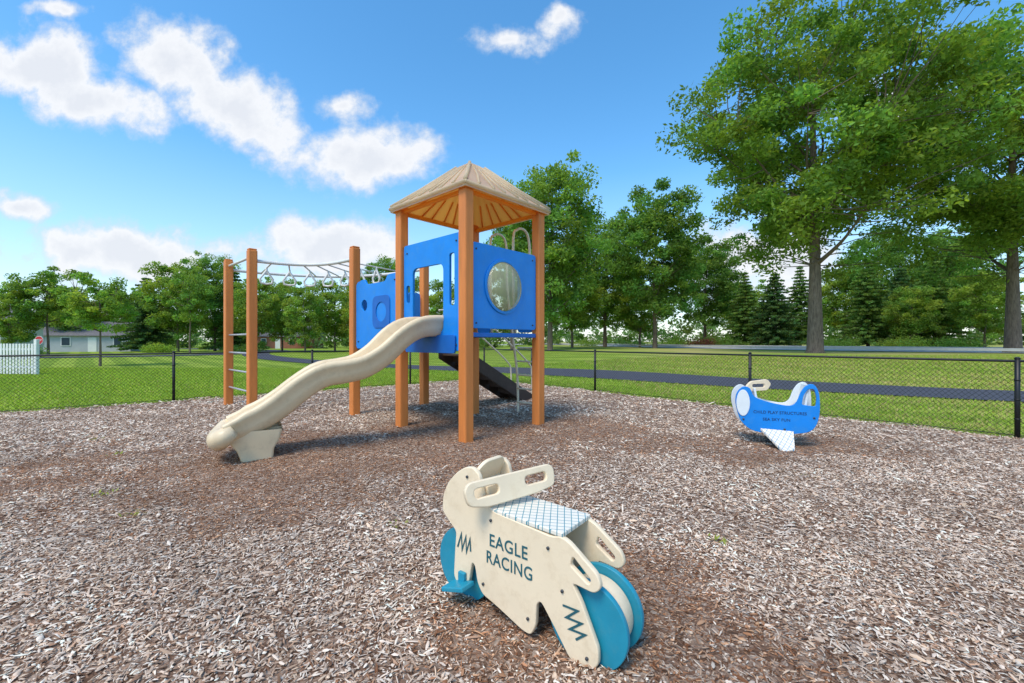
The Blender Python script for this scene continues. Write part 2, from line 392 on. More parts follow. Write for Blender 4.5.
def out(Mx,d): return Mx@Matrix.Translation((0,0,d))
ML=edge_frame(C,A)
w0,w1=.10,SP-.10
opening=roundpoly([(.36,1.64),(.36,2.72),(1.18,2.72),(1.18,1.64)],.12,5)
slot=roundpoly([(1.33,2.05),(1.33,2.85),(1.45,2.85),(1.45,2.05)],.04)
slot2=roundpoly([(.17,2.15),(.17,2.45),(.28,2.45),(.28,2.15)],.05)
plate('slide_entry_panel',roundpoly([(w0,1.36),(w1,1.36),(w1,3.14),(w0,3.14)],.05),.045,ML,M_blue,PG,[opening,slot,slot2])
plate('slide_entry_trim',roundpoly([(.2,1.32),(1.5,1.32),(1.5,1.60),(.2,1.60)],.04),.03,out(ML,.045),M_blued,PG)
MR=edge_frame(A,B)
BX,BZ=.79,2.38
plate('bubble_window_panel',roundpoly([(w0,1.70),(w1,1.70),(w1,3.0),(w0,3.0)],.06),.05,MR,M_blue,PG,[circle(BX,BZ,.40,48)])
plate('bubble_ring',circle(BX,BZ,.44,48),.02,out(MR,.037),M_blue,PG,[circle(BX,BZ,.395,48)])
V=[];F=[];nr=8;ns=40
for i in range(nr+1):
    a=math.pi/2*i/nr
    for k in range(ns):
        t=2*math.pi*k/ns; V.append((BX+.396*math.cos(a)*math.cos(t),BZ+.396*math.cos(a)*math.sin(t),.02+.16*math.sin(a)))
for i in range(nr):
    for k in range(ns): F.append((i*ns+k,i*ns+(k+1)%ns,(i+1)*ns+(k+1)%ns,(i+1)*ns+k))
o=mesh_obj('bubble_window',V,F,M_bubble,PG,True); o.data.transform(MR)
box('window_panel_sill',tuple((A+B)/2+Vector((0,0,1.60))),(SP-.2,.06,.07),M_blued,PG,UA,.01)
MF=edge_frame(Fp,C)
plate('play_panel',roundpoly([(w0,1.36),(w1,1.36),(w1,2.72),(1.25,2.72),(1.18,2.60),(.5,2.60),(.43,2.72),(w0,2.66)],.08),.04,MF,M_blue,PG,[circle(.42,2.2,.11,24)])
plate('play_panel_relief',roundpoly([(.75,1.75),(.75,2.35),(1.35,2.35),(1.35,1.75)],.14),.015,out(MF,.027),M_blued,PG,[circle(1.05,2.05,.18,24)])
MB=edge_frame(Fp,E)
for t0 in(.15,1.25):
    plate('side_panel',roundpoly([(t0,1.36),(t0+.32,1.36),(t0+.32,2.6),(t0,2.6)],.08),.035,MB,M_blue,PG)
MBD=edge_frame(B,Dp)
for t0 in(.12,1.20):
    plate('guard_panel',roundpoly([(t0,1.66),(t0+.36,1.66),(t0+.36,2.9),(t0,2.9)],.08),.035,MBD,M_blue,PG,[roundpoly([(t0+.12,1.8),(t0+.12,2.5),(t0+.24,2.5),(t0+.24,1.8)],.04)])
# roof
cen=(A+Dp)/2; ov=.14
def rc(su,sv,z,k=1.): return cen+u*su*k+v*sv*k+Vector((0,0,z))
he=SP/2+ov; ht=.17; ze=3.83; zt=4.54
cs=[(-1,-1),(1,-1),(1,1),(-1,1)]
V=[];F=[]
rows=[(he,ze-.09),(he,ze),(he*.62,ze+.31),(ht,zt),(ht*.7,zt+.04)]
for (k,z) in rows:
    for a,b in cs: V.append(rc(a,b,z,k))
for r in range(len(rows)-1):
    for k in range(4): F.append((r*4+k,r*4+(k+1)%4,(r+1)*4+(k+1)%4,(r+1)*4+k))
F.append((16,17,18,19))
mesh_obj('roof',V,F,M_roof,PG)
rows2=[(he-.03,ze-.09),(he-.05,ze-.03),(he*.60,ze+.27),(ht*.9,zt-.06)]
V=[];F=[]
for (k,z) in rows2:
    for a,b in cs: V.append(rc(a,b,z,k))
for r in range(3):
    for k in range(4): F.append((r*4+k,(r+1)*4+k,(r+1)*4+(k+1)%4,r*4+(k+1)%4))
F.append((12,15,14,13))
mesh_obj('roof_underside',V,F,M_amber,PG)
for s in range(4):
    a0,b0=cs[s];a1,b1=cs[(s+1)%4]
    tube('roof_hip',[rc(a0,b0,ze+.01,he),rc(a0,b0,ze+.32,he*.62),rc(a0,b0,zt+.01,ht)],.03,M_roof,PG,8)
    for t in(.14,.3,.42,.58,.7,.86):
        tt=.5+(t-.5)*.9
        p1=rc(a0+(a1-a0)*t,b0+(b1-b0)*t,ze+.012,he); p2=rc(a0+(a1-a0)*tt,b0+(b1-b0)*tt,ze+.322,he*.62); p3=rc(a0+(a1-a0)*tt,b0+(b1-b0)*tt,zt-.01,ht*1.1)
        tube('roof_rib',[p1,p2,p3],[.022,.02,.012],M_roof,PG,6)
        q1=rc(a0+(a1-a0)*t,b0+(b1-b0)*t,ze-.035,he-.06); q2=rc(a0+(a1-a0)*tt,b0+(b1-b0)*tt,ze+.26,he*.595)
        tube('underside_rib',[q1,q2],.015,M_amber,PG,6)
    pa=rc(a0,b0,ze-.03,he+.005); pb=rc(a1,b1,ze-.03,he+.005)
    tube('roof_edge',[pa,pb],.03,M_roof,PG,8)
Ps=[A,B,Dp,C]
for k in range(4):
    p=Ps[k];q_=Ps[(k+1)%4]; m_=(p+q_)/2; d=(q_-p)
    box('roof_header',(m_.x,m_.y,3.74),(SP-.17,.05,.06),M_amber,PG,math.atan2(d.y,d.x),.01)
# slide
sl=catmull([(-1.20,6.98),(-1.75,6.47),(-2.42,6.00),(-3.02,5.66),(-3.42,5.43),(-3.54,5.36)],12)
sl=np.array(sl); seglen=np.concatenate([[0],np.cumsum(np.hypot(*np.diff(sl,axis=0).T))]); T=seglen/seglen[-1]
tz=[0,.08,.16,.24,.34,.44,.53,.62,.70,.79,.87,.93,.97,1.0]; zv=[1.66,1.66,1.63,1.50,1.24,1.07,1.01,.97,.83,.62,.47,.40,.37,.34]
zc=catmull(list(zip(tz,zv)),6); zc=np.array(zc); zi=np.interp(T,zc[:,0],zc[:,1])
prof=[(-.345,.16),(-.352,.20),(-.34,.235),(-.31,.248),(-.28,.24),(-.262,.21),(-.245,.12),(-.215,.04),(-.15,.008),(0,0),(.15,.008),(.215,.04),(.245,.12),(.262,.21),(.28,.24),(.31,.248),(.34,.235),(.352,.20),(.345,.16),(.325,.14),(.31,.06),(.27,-.05),(.2,-.08),(0,-.085),(-.2,-.08),(-.27,-.05),(-.31,.06),(-.325,.14)]
V=[];F=[];n=len(sl);K=len(prof)
for i in range(n):
    a=sl[max(i-1,0)];b=sl[min(i+1,n-1)]
    t=Vector((b[0]-a[0],b[1]-a[1],0)); L_=t.length; t.normalize(); side=Vector((-t.y,t.x,0))
    slope=(zi[min(i+1,n-1)]-zi[max(i-1,0)])/max(L_,1e-4); upn=Vector((-t.x*slope,-t.y*slope,1)).normalized()
    fl=1+ .10*sm((T[i]-.85)/.15)
    hs=1-.25*sm((T[i]-.9)/.1)
    for (px,pz) in prof:
        V.append(Vector((sl[i][0],sl[i][1],zi[i]))+side*px*fl+upn*(pz*hs if pz>0 else pz))
for i in range(n-1):
    for k in range(K): F.append((i*K+k,(i+1)*K+k,(i+1)*K+(k+1)%K,i*K+(k+1)%K))
F.append(tuple(range(K))); F.append(tuple(reversed([(n-1)*K+k for k in range(K)])))
mesh_obj('slide',V,F,M_slide,PG,True)
e=Vector((sl[-1][0],sl[-1][1],0)); td=(Vector((sl[-1][0]-sl[-6][0],sl[-1][1]-sl[-6][1],0))).normalized(); sd_=Vector((-td.y,td.x,0))
tube('slide_exit_lip',[e+sd_*.385-td*.06+Vector((0,0,.44)),e+sd_*.36+td*.05+Vector((0,0,.37)),e+sd_*.2+td*.10+Vector((0,0,.31)),e+td*.12+Vector((0,0,.295)),e-sd_*.2+td*.10+Vector((0,0,.31)),e-sd_*.36+td*.05+Vector((0,0,.37)),e-sd_*.385-td*.06+Vector((0,0,.44))],[.07,.115,.125,.125,.125,.115,.07],M_slide,PG,16)
fc=e-td*.27
for off in(-.20,0,.20):
    V=[];F=[]
    for (z,hx,hy,sh) in((.40,.30,.098,.0),(.27,.27,.092,.0),(.16,.20,.075,.01),(.0,.165,.06,.03),(-.05,.165,.06,.03)):
        for a_,b_ in((-1,-1),(1,-1),(1,1),(-1,1)): V.append(fc+td*(a_*hx-sh)+sd_*(off+b_*hy)+Vector((0,0,z)))
    for r in range(4):
        for k in range(4): F.append((r*4+k,r*4+(k+1)%4,(r+1)*4+(k+1)%4,(r+1)*4+k))
    o=mesh_obj('slide_foot',V,F,M_slide,PG,True); bv=o.modifiers.new('b','BEVEL'); bv.width=.03; bv.segments=3
for o_ in(-.13,0,.13):
    V=[fc+td*(o_-.018)-sd_*.285,fc+td*(o_+.018)-sd_*.285,fc+td*(o_+.018)-sd_*.25,fc+td*(o_-.018)-sd_*.25]
    V=V+[p-sd_*.03+Vector((0,0,.36)) for p in V]
    mesh_obj('slide_foot_rib',V,[(0,1,5,4),(1,2,6,5),(2,3,7,6),(3,0,4,7),(4,5,6,7)],M_slide,PG)
# overhead ladder
def bez(p0,p1,p2,p3,n=20):
    return [p0*(1-t)**3+p1*3*t*(1-t)**2+p2*3*t*t*(1-t)+p3*t**3 for t in [k/n for k in range(n+1)]]
zr=Vector((0,0,3.17))
r1=bez(Fp+zr,Fp+zr+v*1.1,G+zr+u*1.1,G+zr,24); r2=bez(E+zr,E+zr+v*2.2,Hh+zr+u*1.9,Hh+zr,24)
tube('overhead_rail_inner',r1,.036,M_greyw,PG); tube('overhead_rail_outer',r2,.036,M_greyw,PG)
for k in range(3,24,3):
    a_=r1[k];b_=r2[k]; tube('overhead_bar',[a_,b_],.016,M_greyw,PG,8)
    m_=a_.lerp(b_,.5); d=(r1[k+1]-r1[k-1]).normalized()
    pts=[m_,m_+Vector((0,0,-.05)),m_-d*.13+Vector((0,0,-.25)),m_-d*.11+Vector((0,0,-.34)),m_+Vector((0,0,-.36)),m_+d*.11+Vector((0,0,-.34)),m_+d*.13+Vector((0,0,-.25)),m_+Vector((0,0,-.05))]
    tube('grip_ring',pts,.025,M_greyw,PG,8)
for z in(.45,.85,1.25,1.65): tube('ladder_rung',[G+Vector((0,0,z)),Hh+Vector((0,0,z))],.02,M_metal,PG,8)
tube('ladder_top_bar',[G+Vector((0,0,3.25)),Hh+Vector((0,0,3.25))],.03,M_greyw,PG,8)
# stair
s0=(Dp+E)/2
for sgn in(-.36,.36):
    p=s0+v*sgn
    Mst=frame((p.x,p.y,0),u)
    plate('stair_stringer',roundpoly([(.05,1.42),(.05,1.12),(2.2,-.05),(2.5,-.05),(2.5,.12)],.03),.05,Mst,M_dark,PG)
    tube('stair_handrail',catmull([tuple(p+u*.05+Vector((0,0,2.2))),tuple(p+u*.5+Vector((0,0,2.15))),tuple(p+u*1.6+Vector((0,0,1.45))),tuple(p+u*2.3+Vector((0,0,.95))),tuple(p+u*2.42+Vector((0,0,.7))),tuple(p+u*2.42+Vector((0,0,.0)))],6),.02,M_cream,PG,8)
for k in range(6):
    q_=s0+u*(.28+.37*k)+Vector((0,0,1.20-.2*k)); box('stair_tread',tuple(q_),(.3,.68,.045),M_dark,PG,UA,.008)
    box('stair_riser',tuple(q_+u*.16+Vector((0,0,-.09))),(.02,.68,.16),M_dark,PG,UA,.004)
mid=(B+Dp)/2
for sgn in(-.3,.3):
    p=mid+v*sgn
    tube('climber_rail',catmull([tuple(p+u*.75+Vector((0,0,-.05))),tuple(p+u*.72+Vector((0,0,.8))),tuple(p+u*.6+Vector((0,0,1.5))),tuple(p+u*.42+Vector((0,0,2.6))),tuple(p+u*.40+Vector((0,0,3.35))),tuple(p+u*.28+Vector((0,0,3.60))),tuple(p+u*.05+Vector((0,0,3.58))),tuple(p-u*.06+Vector((0,0,3.3))),tuple(p-u*.02+Vector((0,0,1.6)))],6),.024,M_cream,PG,8)
for k in range(5):
    p=mid+u*.73+Vector((0,0,.25+.28*k)); tube('climber_rung',[p-v*.3,p+v*.3],.018,M_cream,PG,8)
for (Mx,x_,z_) in((MR,.18,1.78),(MR,.18,2.9),(MR,1.5,1.78),(MR,1.5,2.9),(ML,.2,1.45),(ML,1.5,1.45),(ML,.2,3.0),(ML,1.5,3.02),(MF,.2,1.5),(MF,1.5,1.5),(MF,1.5,2.6)):
    p0=Mx@Vector((x_,z_,.02)); p1=Mx@Vector((x_,z_,.035)); tube('bolt',[p0,p1],.014,M_bolt,PG,8)
# ------------------------------------------------------------------ motorcycle spring rider
MC=empty('motorcycle_spring_rider')
F0=Vector((-.305,2.46,.0)); ax=Vector((.789,-.614,0)); nf=Vector((.614,.789,0))
def MM(nn): return frame(tuple(F0+nf*nn),ax)
body=[(-.125,.50),(-.12,.59),(-.075,.68),(-.01,.745),(.06,.79),(.12,.80),(.165,.77),(.185,.70),(.20,.635),(.27,.59),(.46,.575),(.64,.56),(.69,.575),(.735,.56),(.88,.455),(.90,.40),(.865,.365),(.75,.375),(.80,.30),(.885,.12),(.885,.05),(.845,.01),(.78,-.01),(.735,.02),(.66,.12),(.575,.225),(.55,.20),(.545,.09),(.515,.03),(.46,.035),(.30,.09),(.19,.12),(.155,.17),(.135,.26),(.115,.27),(.085,.13),(.06,.105),(-.0,.11),(-.03,.15),(-.02,.30),(-.01,.41),(-.06,.445)]
body=roundpoly(body,.022,3)
slotn=roundpoly([(.74,.455),(.835,.395),(.85,.42),(.755,.50)],.014)
for nm,o_ in(('side_panel_near',0.),('side_panel_far',.26)):
    plate(nm,body,.028,MM(o_),M_creamp,MC,[slotn],.005)
def disc(nm,s,z,r,n0,th,mat,rin=None):
    plate(nm,circle(s,z,r,56),th,MM(n0),mat,MC,[circle(s,z,rin,32)] if rin else [],.004)
disc('front_wheel',.0,.205,.205,.055,.03,M_teal); disc('front_wheel_far',.0,.205,.205,.20,.03,M_teal)
disc('rear_wheel',.80,.18,.205,.045,.028,M_teal); disc('rear_wheel_far',.80,.18,.205,.215,.028,M_teal)
disc('rear_wheel_core',.80,.18,.165,.13,.13,M_creamp)
disc('front_wheel_core',.0,.205,.165,.128,.11,M_creamp)
def quad_slab(nm,s0_,z0_,s1_,z1_,n0,n1,th,mat):
    p=[F0+ax*s0_+nf*n0+Vector((0,0,z0_)),F0+ax*s1_+nf*n0+Vector((0,0,z1_)),F0+ax*s1_+nf*n1+Vector((0,0,z1_)),F0+ax*s0_+nf*n1+Vector((0,0,z0_))]
    nn=(p[1]-p[0]).cross(p[3]-p[0]).normalized()
    V=p+[q-nn*th for q in p]; F=[(0,1,2,3),(7,6,5,4),(0,4,5,1),(1,5,6,2),(2,6,7,3),(3,7,4,0)]
    o=mesh_obj(nm,V,F,mat,MC); bv=o.modifiers.new('b','BEVEL'); bv.width=.005; bv.segments=2; return o
quad_slab('seat',.215,.605,.70,.592,-.012,.272,.024,M_grid)
quad_slab('seat_front',.20,.70,.225,.60,.02,.24,.02,M_creamp)
quad_slab('fuel_tank_board',.02,.74,.19,.665,.016,.244,.02,M_creamp)
Mh=frame((-.005,2.365,.70),(.88,.47,.07),(-.12,.22,1))
plate('handlebar_board',roundpoly([(-.265,-.05),(-.16,-.075),(.15,-.07),(.27,-.055),(.285,.035),(.26,.07),(-.25,.07),(-.28,.03)],.03,5),.032,Mh,M_creamp,MC,[roundpoly([(-.225,-.018),(-.225,.032),(-.08,.032),(-.08,-.018)],.023,5),roundpoly([(.085,-.016),(.085,.034),(.225,.034),(.225,-.016)],.023,5)],.006)
Mw=frame(tuple(F0+ax*.10+nf*.13+Vector((0,0,.72))),nf,(.5*.789,-.5*.614,1))
plate('windshield_board',roundpoly([(-.11,-.12),(.11,-.12),(.13,.05),(.08,.12),(-.08,.12),(-.13,.05)],.04,5),.022,Mw,M_creamp,MC)
for nn_,nm in((-.06,'footrest_near'),(.32,'footrest_far')):
    c=F0+ax*.05+nf*nn_+Vector((0,0,.135)); box(nm,tuple(c),(.17,.10,.026),M_teal,MC,math.atan2(ax.y,ax.x),.006,Matrix.Rotation(-.3,4,'Y'))
    c=F0+ax*.05+nf*(-.025 if nn_<0 else .285)+Vector((0,0,.165)); box('footrest_bracket',tuple(c),(.05,.022,.07),M_teal,MC,math.atan2(ax.y,ax.x),.005)
def zig(s,z,w,h,ang,nm):
    pts=[]
    for k,(a_,b_) in enumerate([(-.5,-.5),(-.32,.5),(-.14,-.5),(.04,.5),(.2,-.5),(.36,.5),(.5,-.3)]):
        x_=a_*w;y_=b_*h; pts.append((s+x_*math.cos(ang)-y_*math.sin(ang),z+x_*math.sin(ang)+y_*math.cos(ang)))
    Mz=MM(-.0135); hw_=.0052
    L=[];R=[]
    for i,p in enumerate(pts):
        a=np.array(pts[max(i-1,0)]);b=np.array(pts[min(i+1,len(pts)-1)]); p=np.array(p)
        if 0<i<len(pts)-1:
            d1=(p-a)/np.linalg.norm(p-a); d2=(b-p)/np.linalg.norm(b-p); t=d1+d2; t/=np.linalg.norm(t); nn=np.array((-t[1],t[0])); sc_=hw_/max(.28,abs(np.dot(nn,(-d1[1],d1[0]))))
        else:
            t=(b-a)/np.linalg.norm(b-a); nn=np.array((-t[1],t[0])); sc_=hw_
        L.append(tuple(p+nn*sc_));R.append(tuple(p-nn*sc_))
    V=[Mz@Vector((q[0],q[1],.0035)) for q in L+R]; n_=len(L)
    mesh_obj(nm,V,[(i,i+1,n_+i+1,n_+i) for i in range(n_-1)],M_text,MC)
zig(.06,.36,.10,.085,math.radians(-8),'zigzag_front'); zig(.765,.20,.15,.075,math.radians(-68),'zigzag_rear')
def text(body_,s,z,size,nm,Mx,mat,par,w=None):
    cu=bpy.data.curves.new(nm,'FONT'); cu.body=body_; cu.size=size; cu.extrude=.0012; cu.align_x='CENTER'; cu.align_y='CENTER'; cu.space_character=1.08; cu.offset=.0006
    t=bpy.data.objects.new('tmp',cu); COL.objects.link(t); dg=bpy.context.evaluated_depsgraph_get()
    me=bpy.data.meshes.new_from_object(t.evaluated_get(dg)); bpy.data.objects.remove(t)
    xs_=[q.co.x for q in me.vertices]; k=(w/(max(xs_)-min(xs_))) if w else 1
    me.transform(Mx@Matrix.Translation((s,z,0))@Matrix.Diagonal((k,1,1,1)))
    me.materials.clear(); me.materials.append(mat); me.name=nm
    return link(bpy.data.objects.new(nm,me),par)
text('EAGLE',.37,.43,.094,'lettering_eagle',MM(-.0155),M_text,MC,.25)
text('RACING',.375,.335,.094,'lettering_racing',MM(-.0155),M_text,MC,.30)
for (s,z) in((.62,.50),(.255,.54),(.08,.74),(.20,.18),(.50,.11),(.83,.06),(.70,.32)):
    c=F0+ax*s+Vector((0,0,z)); tube('bolt',[c-nf*.012,c-nf*.021],.008,M_bolt,MC,10)
pts=[F0+ax*.36+nf*.13+Vector((.07*math.cos(t),.07*math.sin(t),-.03+.011*t)) for t in np.linspace(0,8*math.pi,90)]
tube('coil_spring',pts,.013,M_bolt,MC,8)
c=F0+ax*.36+nf*.13; box('spring_plate',(c.x,c.y,.28),(.25,.22,.02),M_bolt,MC,math.atan2(ax.y,ax.x),.004)
# ------------------------------------------------------------------ boat rider
BT=empty('boat_spring_rider')
O2=Vector((3.80,6.22,.02)); a2=Vector((.955,-.295,0)); n2=Vector((.295,.955,0)); kb=.84
def MB2(nn): return frame(tuple(O2+n2*nn),a2)
hull=[(-.60,.52),(-.62,.66),(-.59,.78),(-.50,.86),(-.40,.84),(-.33,.72),(-.18,.66),(0,.62),(.20,.60),(.30,.66),(.36,.80),(.44,.90),(.54,.92),(.61,.82),(.63,.66),(.62,.46),(.56,.30),(.44,.22),(.20,.185),(-.15,.18),(-.38,.22),(-.53,.34)]
hull=[(x_*kb,z_*.96) for x_,z_ in hull]
hull=catmull(hull,3,True)
rearhole=[(x_*kb,z_*.96) for x_,z_ in [(.37,.62),(.40,.76),(.46,.85),(.55,.86),(.585,.74),(.575,.60)]]
plate('hull_panel_near',hull,.03,MB2(-.16),M_blue,BT,[roundpoly(rearhole,.03)])
plate('hull_panel_far',hull,.03,MB2(.16),M_ltblue,BT,[])
plate('bow_badge',circle(-.505*kb,.62*.96,.088,30,.19),.010,MB2(-.181),M_ltblue,BT)
A2=math.atan2(a2.y,a2.x)
for (s,z,sx_,sz_,tl,nm,mt) in((.02,.52,.5,.03,0,'seat',M_creamp),(.46*kb,.70,.03,.34,.16,'seat_back',M_ltblue),(-.30*kb,.70,.03,.22,-.15,'handle_board',M_ltblue)):
    c=O2+a2*s+Vector((0,0,z)); box(nm,tuple(c),(sx_,.288,sz_),mt,BT,A2,.008,Matrix.Rotation(tl,4,'Y'))
Mhb=frame(tuple(O2+a2*-.22+Vector((0,0,.83))),(a2+n2*.4))
plate('handle_grip',roundpoly([(-.19,-.08),(.13,-.06),(.19,.03),(.13,.10),(-.12,.07),(-.19,.0)],.03),.04,Mhb@Matrix.Translation((0,0,.05)),M_creamp,BT,[roundpoly([(-.10,-.02),(.09,-.015),(.09,.035),(-.10,.03)],.018)])
V=[O2+a2*x_+n2*y_+Vector((0,0,z_)) for x_,y_,z_ in((-.20,-.18,.24),(.21,-.18,.22),(.15,-.44,.03),(-.0,-.52,.0))]
V+= [p-Vector((0,0,.03)) for p in V]
o=mesh_obj('foot_board',V,[(0,3,2,1),(4,5,6,7),(0,1,5,4),(1,2,6,5),(2,3,7,6),(3,0,4,7)],M_grid2,BT)
M_ltxt=plastic('navy_lettering',(.01,.05,.16),.6,.1,4)
text('CHILD PLAY STRUCTURES',.04,.47,.058,'lettering',MB2(-.177),M_ltxt,BT,.66)
text('SEA SKY FUN',.0,.37,.055,'lettering_small',MB2(-.177),M_ltxt,BT,.34)
pts=[O2+Vector((.09*math.cos(t),.09*math.sin(t),-.04+.0085*t)) for t in np.linspace(0,8*math.pi,90)]
tube('coil_spring',pts,.014,M_bolt,BT,8)
for s,z in((-.42,.36),(.46,.42),(.1,.24)):
    c=O2+a2*s+Vector((0,0,z)); tube('bolt',[c-n2*.17,c-n2*.185],.014,M_bolt,BT,8)
# ------------------------------------------------------------------ trees
def leaf_arrays(C_,rad,per,size,rng,base,flat=.65,var=.3,cvar=.3):
    n=len(C_)*per
    idx=np.repeat(np.arange(len(C_)),per)
    g=rng.normal(0,1,(n,3)); g/=np.maximum(1e-6,np.linalg.norm(g,axis=1))[:,None]; g*=rng.uniform(.15,1,n)[:,None]**.6
    g[:,2]*=flat
    p=C_[idx]+g*rad[idx][:,None]
    nrm=rng.normal(0,1,(n,3)); nrm[:,2]+=.8; nrm/=np.linalg.norm(nrm,axis=1)[:,None]
    t=rng.normal(0,1,(n,3)); t-=nrm*np.sum(t*nrm,1)[:,None]; t/=np.linalg.norm(t,axis=1)[:,None]; s=np.cross(nrm,t)
    l=size*rng.uniform(.6,1.3,n)[:,None]; w=l*rng.uniform(.35,.6,n)[:,None]
    V=np.stack([p-t*l*.5,p+s*w*.5,p+t*l*.5,p-s*w*.5],1).reshape(-1,3)
    cf=rng.uniform(1-cvar,1+cvar,len(C_))[idx]*rng.uniform(1-var,1+var,n)
    hue=rng.uniform(-1,1,len(C_))[idx]*.12
    c=np.array(base)[None]*cf[:,None]; c[:,0]*=1+hue*1.6; c[:,2]*=1-hue
    return V,np.repeat(c,4,0)
def combine(name,TV,TF,LV,LC,obj=False):
    TV=np.array([tuple(q) for q in TV],dtype=np.float32).reshape(-1,3)
    nt_=len(TV); nl=len(LV)//4
    flat=[i for f in TF for i in f]; nper=[len(f) for f in TF]
    ff=np.concatenate([np.array(flat,dtype=np.int32),np.arange(nl*4,dtype=np.int32)+nt_]); npr=np.concatenate([np.array(nper,dtype=np.int32),np.full(nl,4)])
    mi=np.concatenate([np.zeros(len(TF)),np.ones(nl)]); smo=np.concatenate([np.ones(len(TF)),np.zeros(nl)])
    cc=np.concatenate([np.full((nt_,3),.1),LC])
    return np_mesh(name,np.concatenate([TV,LV]),ff,npr,[M_bark,M_leaf],colors=cc,midx=mi,smooth=smo,obj=obj)
def broadleaf(name,h,rx,rz,ncl,per,leaf,seed,tr,base,clr=.17,lm=1.):
    rng=np.random.default_rng(seed); cz=h-rz
    ph=rng.uniform(0,6.28,8)
    C_=[]
    while len(C_)<ncl:
        d=rng.normal(0,1,3); d/=np.linalg.norm(d); az=math.atan2(d[1],d[0])
        lump=1+lm*(.12*math.sin(3*az+ph[0]+2*d[2])+.10*math.sin(5*az+ph[1]-4*d[2])+.08*math.sin(7*d[2]+ph[2]+az*2))
        r=rng.uniform(.12,1)**.42*lump
        x_,y_,z_=d[0]*rx*r,d[1]*rx*r,d[2]*rz*r
        if d[2]<-.1: x_*=.93; y_*=.93; z_*=.9
        C_.append((x_*.88,y_*.88,cz+z_*.92))
    C_=np.array(C_); rad=rx*clr*rng.uniform(.6,1.35,ncl)
    V=[];F=[]
    topz=cz+.45*rz
    tk=[(0,0,-.3),(0.02,0,.15*h),(rng.normal(0,.02)*h,rng.normal(0,.02)*h,.4*topz+.1*h),(rng.normal(0,.02)*h,rng.normal(0,.02)*h,topz)]
    tkp=catmull(tk,5); m=len(tkp)
    rr=[tr*(1.45 if i==0 else 1)*(1-.8*(i/(m-1))**.9) for i in range(m)]
    add_tube(V,F,tkp,rr,12)
    tkp=np.array(tkp)
    base_z=cz-rz*.85
    limbs=[]
    order=rng.permutation(ncl)[:max(9,ncl//16)]
    for o_ in order:
        e_=C_[o_]*np.array([.85,.85,1]); hd=math.hypot(e_[0],e_[1])
        z0=min(max(e_[2]-hd*.75,base_z*.8+.05*h),topz*.97)
        k=np.argmin(abs(tkp[:,2]-z0)); s_=tkp[k]
        midp=s_*.5+e_*.5+np.array([0,0,-.06*hd])+rng.normal(0,.03*rx,3)
        pl=catmull([tuple(s_),tuple(midp),tuple(e_)],6)
        r0=max(rr[k]*.5,.03)
        add_tube(V,F,pl,[r0*(1-.85*i/(len(pl)-1)) for i in range(len(pl))],6,False); limbs.append((np.array(pl),r0))
    LP=np.concatenate([l[0] for l in limbs])
    for c_ in C_:
        dd_=np.linalg.norm(LP-c_,axis=1)+np.maximum(0,LP[:,2]-c_[2])*1.5; k=np.argmin(dd_); s_=LP[k]
        mp_=(s_+c_)/2+rng.normal(0,.02*rx,3); r_=max(.012*tr*6,.02)
        add_tube(V,F,[tuple(s_),tuple(mp_),tuple(c_)],[r_,r_*.7,r_*.25],4,False)
    LV,LC=leaf_arrays(C_,rad,per,leaf,rng,base)
    return combine(name,V,F,LV,LC)
def conifer(name,h,r,seed,base,leaf=.3,per=24,lev=24,z0=.06):
    rng=np.random.default_rng(seed); V=[];F=[]
    add_tube(V,F,[(0,0,-.2),(0,0,h*.5),(0,0,h)],[.03*h*.6,.015*h*.6,.02],8)
    C_=[];rad=[]
    for i in range(lev):
        f=i/lev; z=h*(z0+(1-z0)*f); R=r*(1-f)**.8*rng.uniform(.68,1.2); nb=int(7+5*(1-f))
        a0=rng.uniform(0,6.28)
        for k in range(nb):
            a=a0+6.283*k/nb+rng.normal(0,.2); RR=R*rng.uniform(.6,1.25)
            e_=(RR*math.cos(a),RR*math.sin(a),z-RR*.12)
            add_tube(V,F,[(0,0,z),e_],[.04,.012],3,False)
            for q in np.linspace(.3,1,max(2,int(RR/.45)+1)):
                C_.append((e_[0]*q,e_[1]*q,z-RR*.12*q+.05*RR)); rad.append(.28+.12*RR*(1.1-q))
    C_=np.array(C_);rad=np.array(rad)
    LV,LC=leaf_arrays(C_,rad,per,leaf,rng,base,.45)
    return combine(name,V,F,LV,LC)
GR=(.17,.285,.065); GD=(.145,.26,.065); GL=(.23,.34,.075)
me_oak=broadleaf('oak_tree',25.5,10.0,10.4,450,190,.32,11,.56,(.175,.28,.06),.125)
me_b1=broadleaf('deciduous_tree_a',20,6.0,9.3,250,140,.36,21,.33,GR,.185,.8)
me_b2=broadleaf('deciduous_tree_b',18,5.8,8.2,240,140,.36,33,.30,GD,.185,.8)
me_b3=broadleaf('deciduous_tree_c',6,2.1,2.1,100,110,.17,5,.09,GL,.2,.6)
me_b4=broadleaf('deciduous_tree_d',10,3.4,4.7,150,110,.28,15,.16,GL,.21,.6)
me_c1=conifer('pine_tree_a',10,3.4,3,(.095,.175,.07)); me_c2=conifer('pine_tree_b',12,3.4,9,(.15,.25,.075))
def place(name,me,x,y,s=1,rot=0,sz=None):
    o=bpy.data.objects.new(name,me); link(o); o.location=(x,y,hgt(x,y)-.03); o.rotation_euler=(0,0,rot); o.scale=(s,s,sz or s); return o
def PX(px,D): return (px-512)/427*D
place('oak_tree',me_oak,21.3,30,1,1.0)
place('oak_tree',me_oak,35.2,30,.92,3.6)
place('deciduous_tree',me_b1,PX(550,44),44,1.0,.5,1.05)
place('deciduous_tree',me_b2,PX(655,50),50,1.05,2.0,1.12)
place('deciduous_tree',me_b1,PX(605,62),62,1.0,4,1.05)
place('deciduous_tree',me_b2,PX(512,58),58,.95,1,1.02)
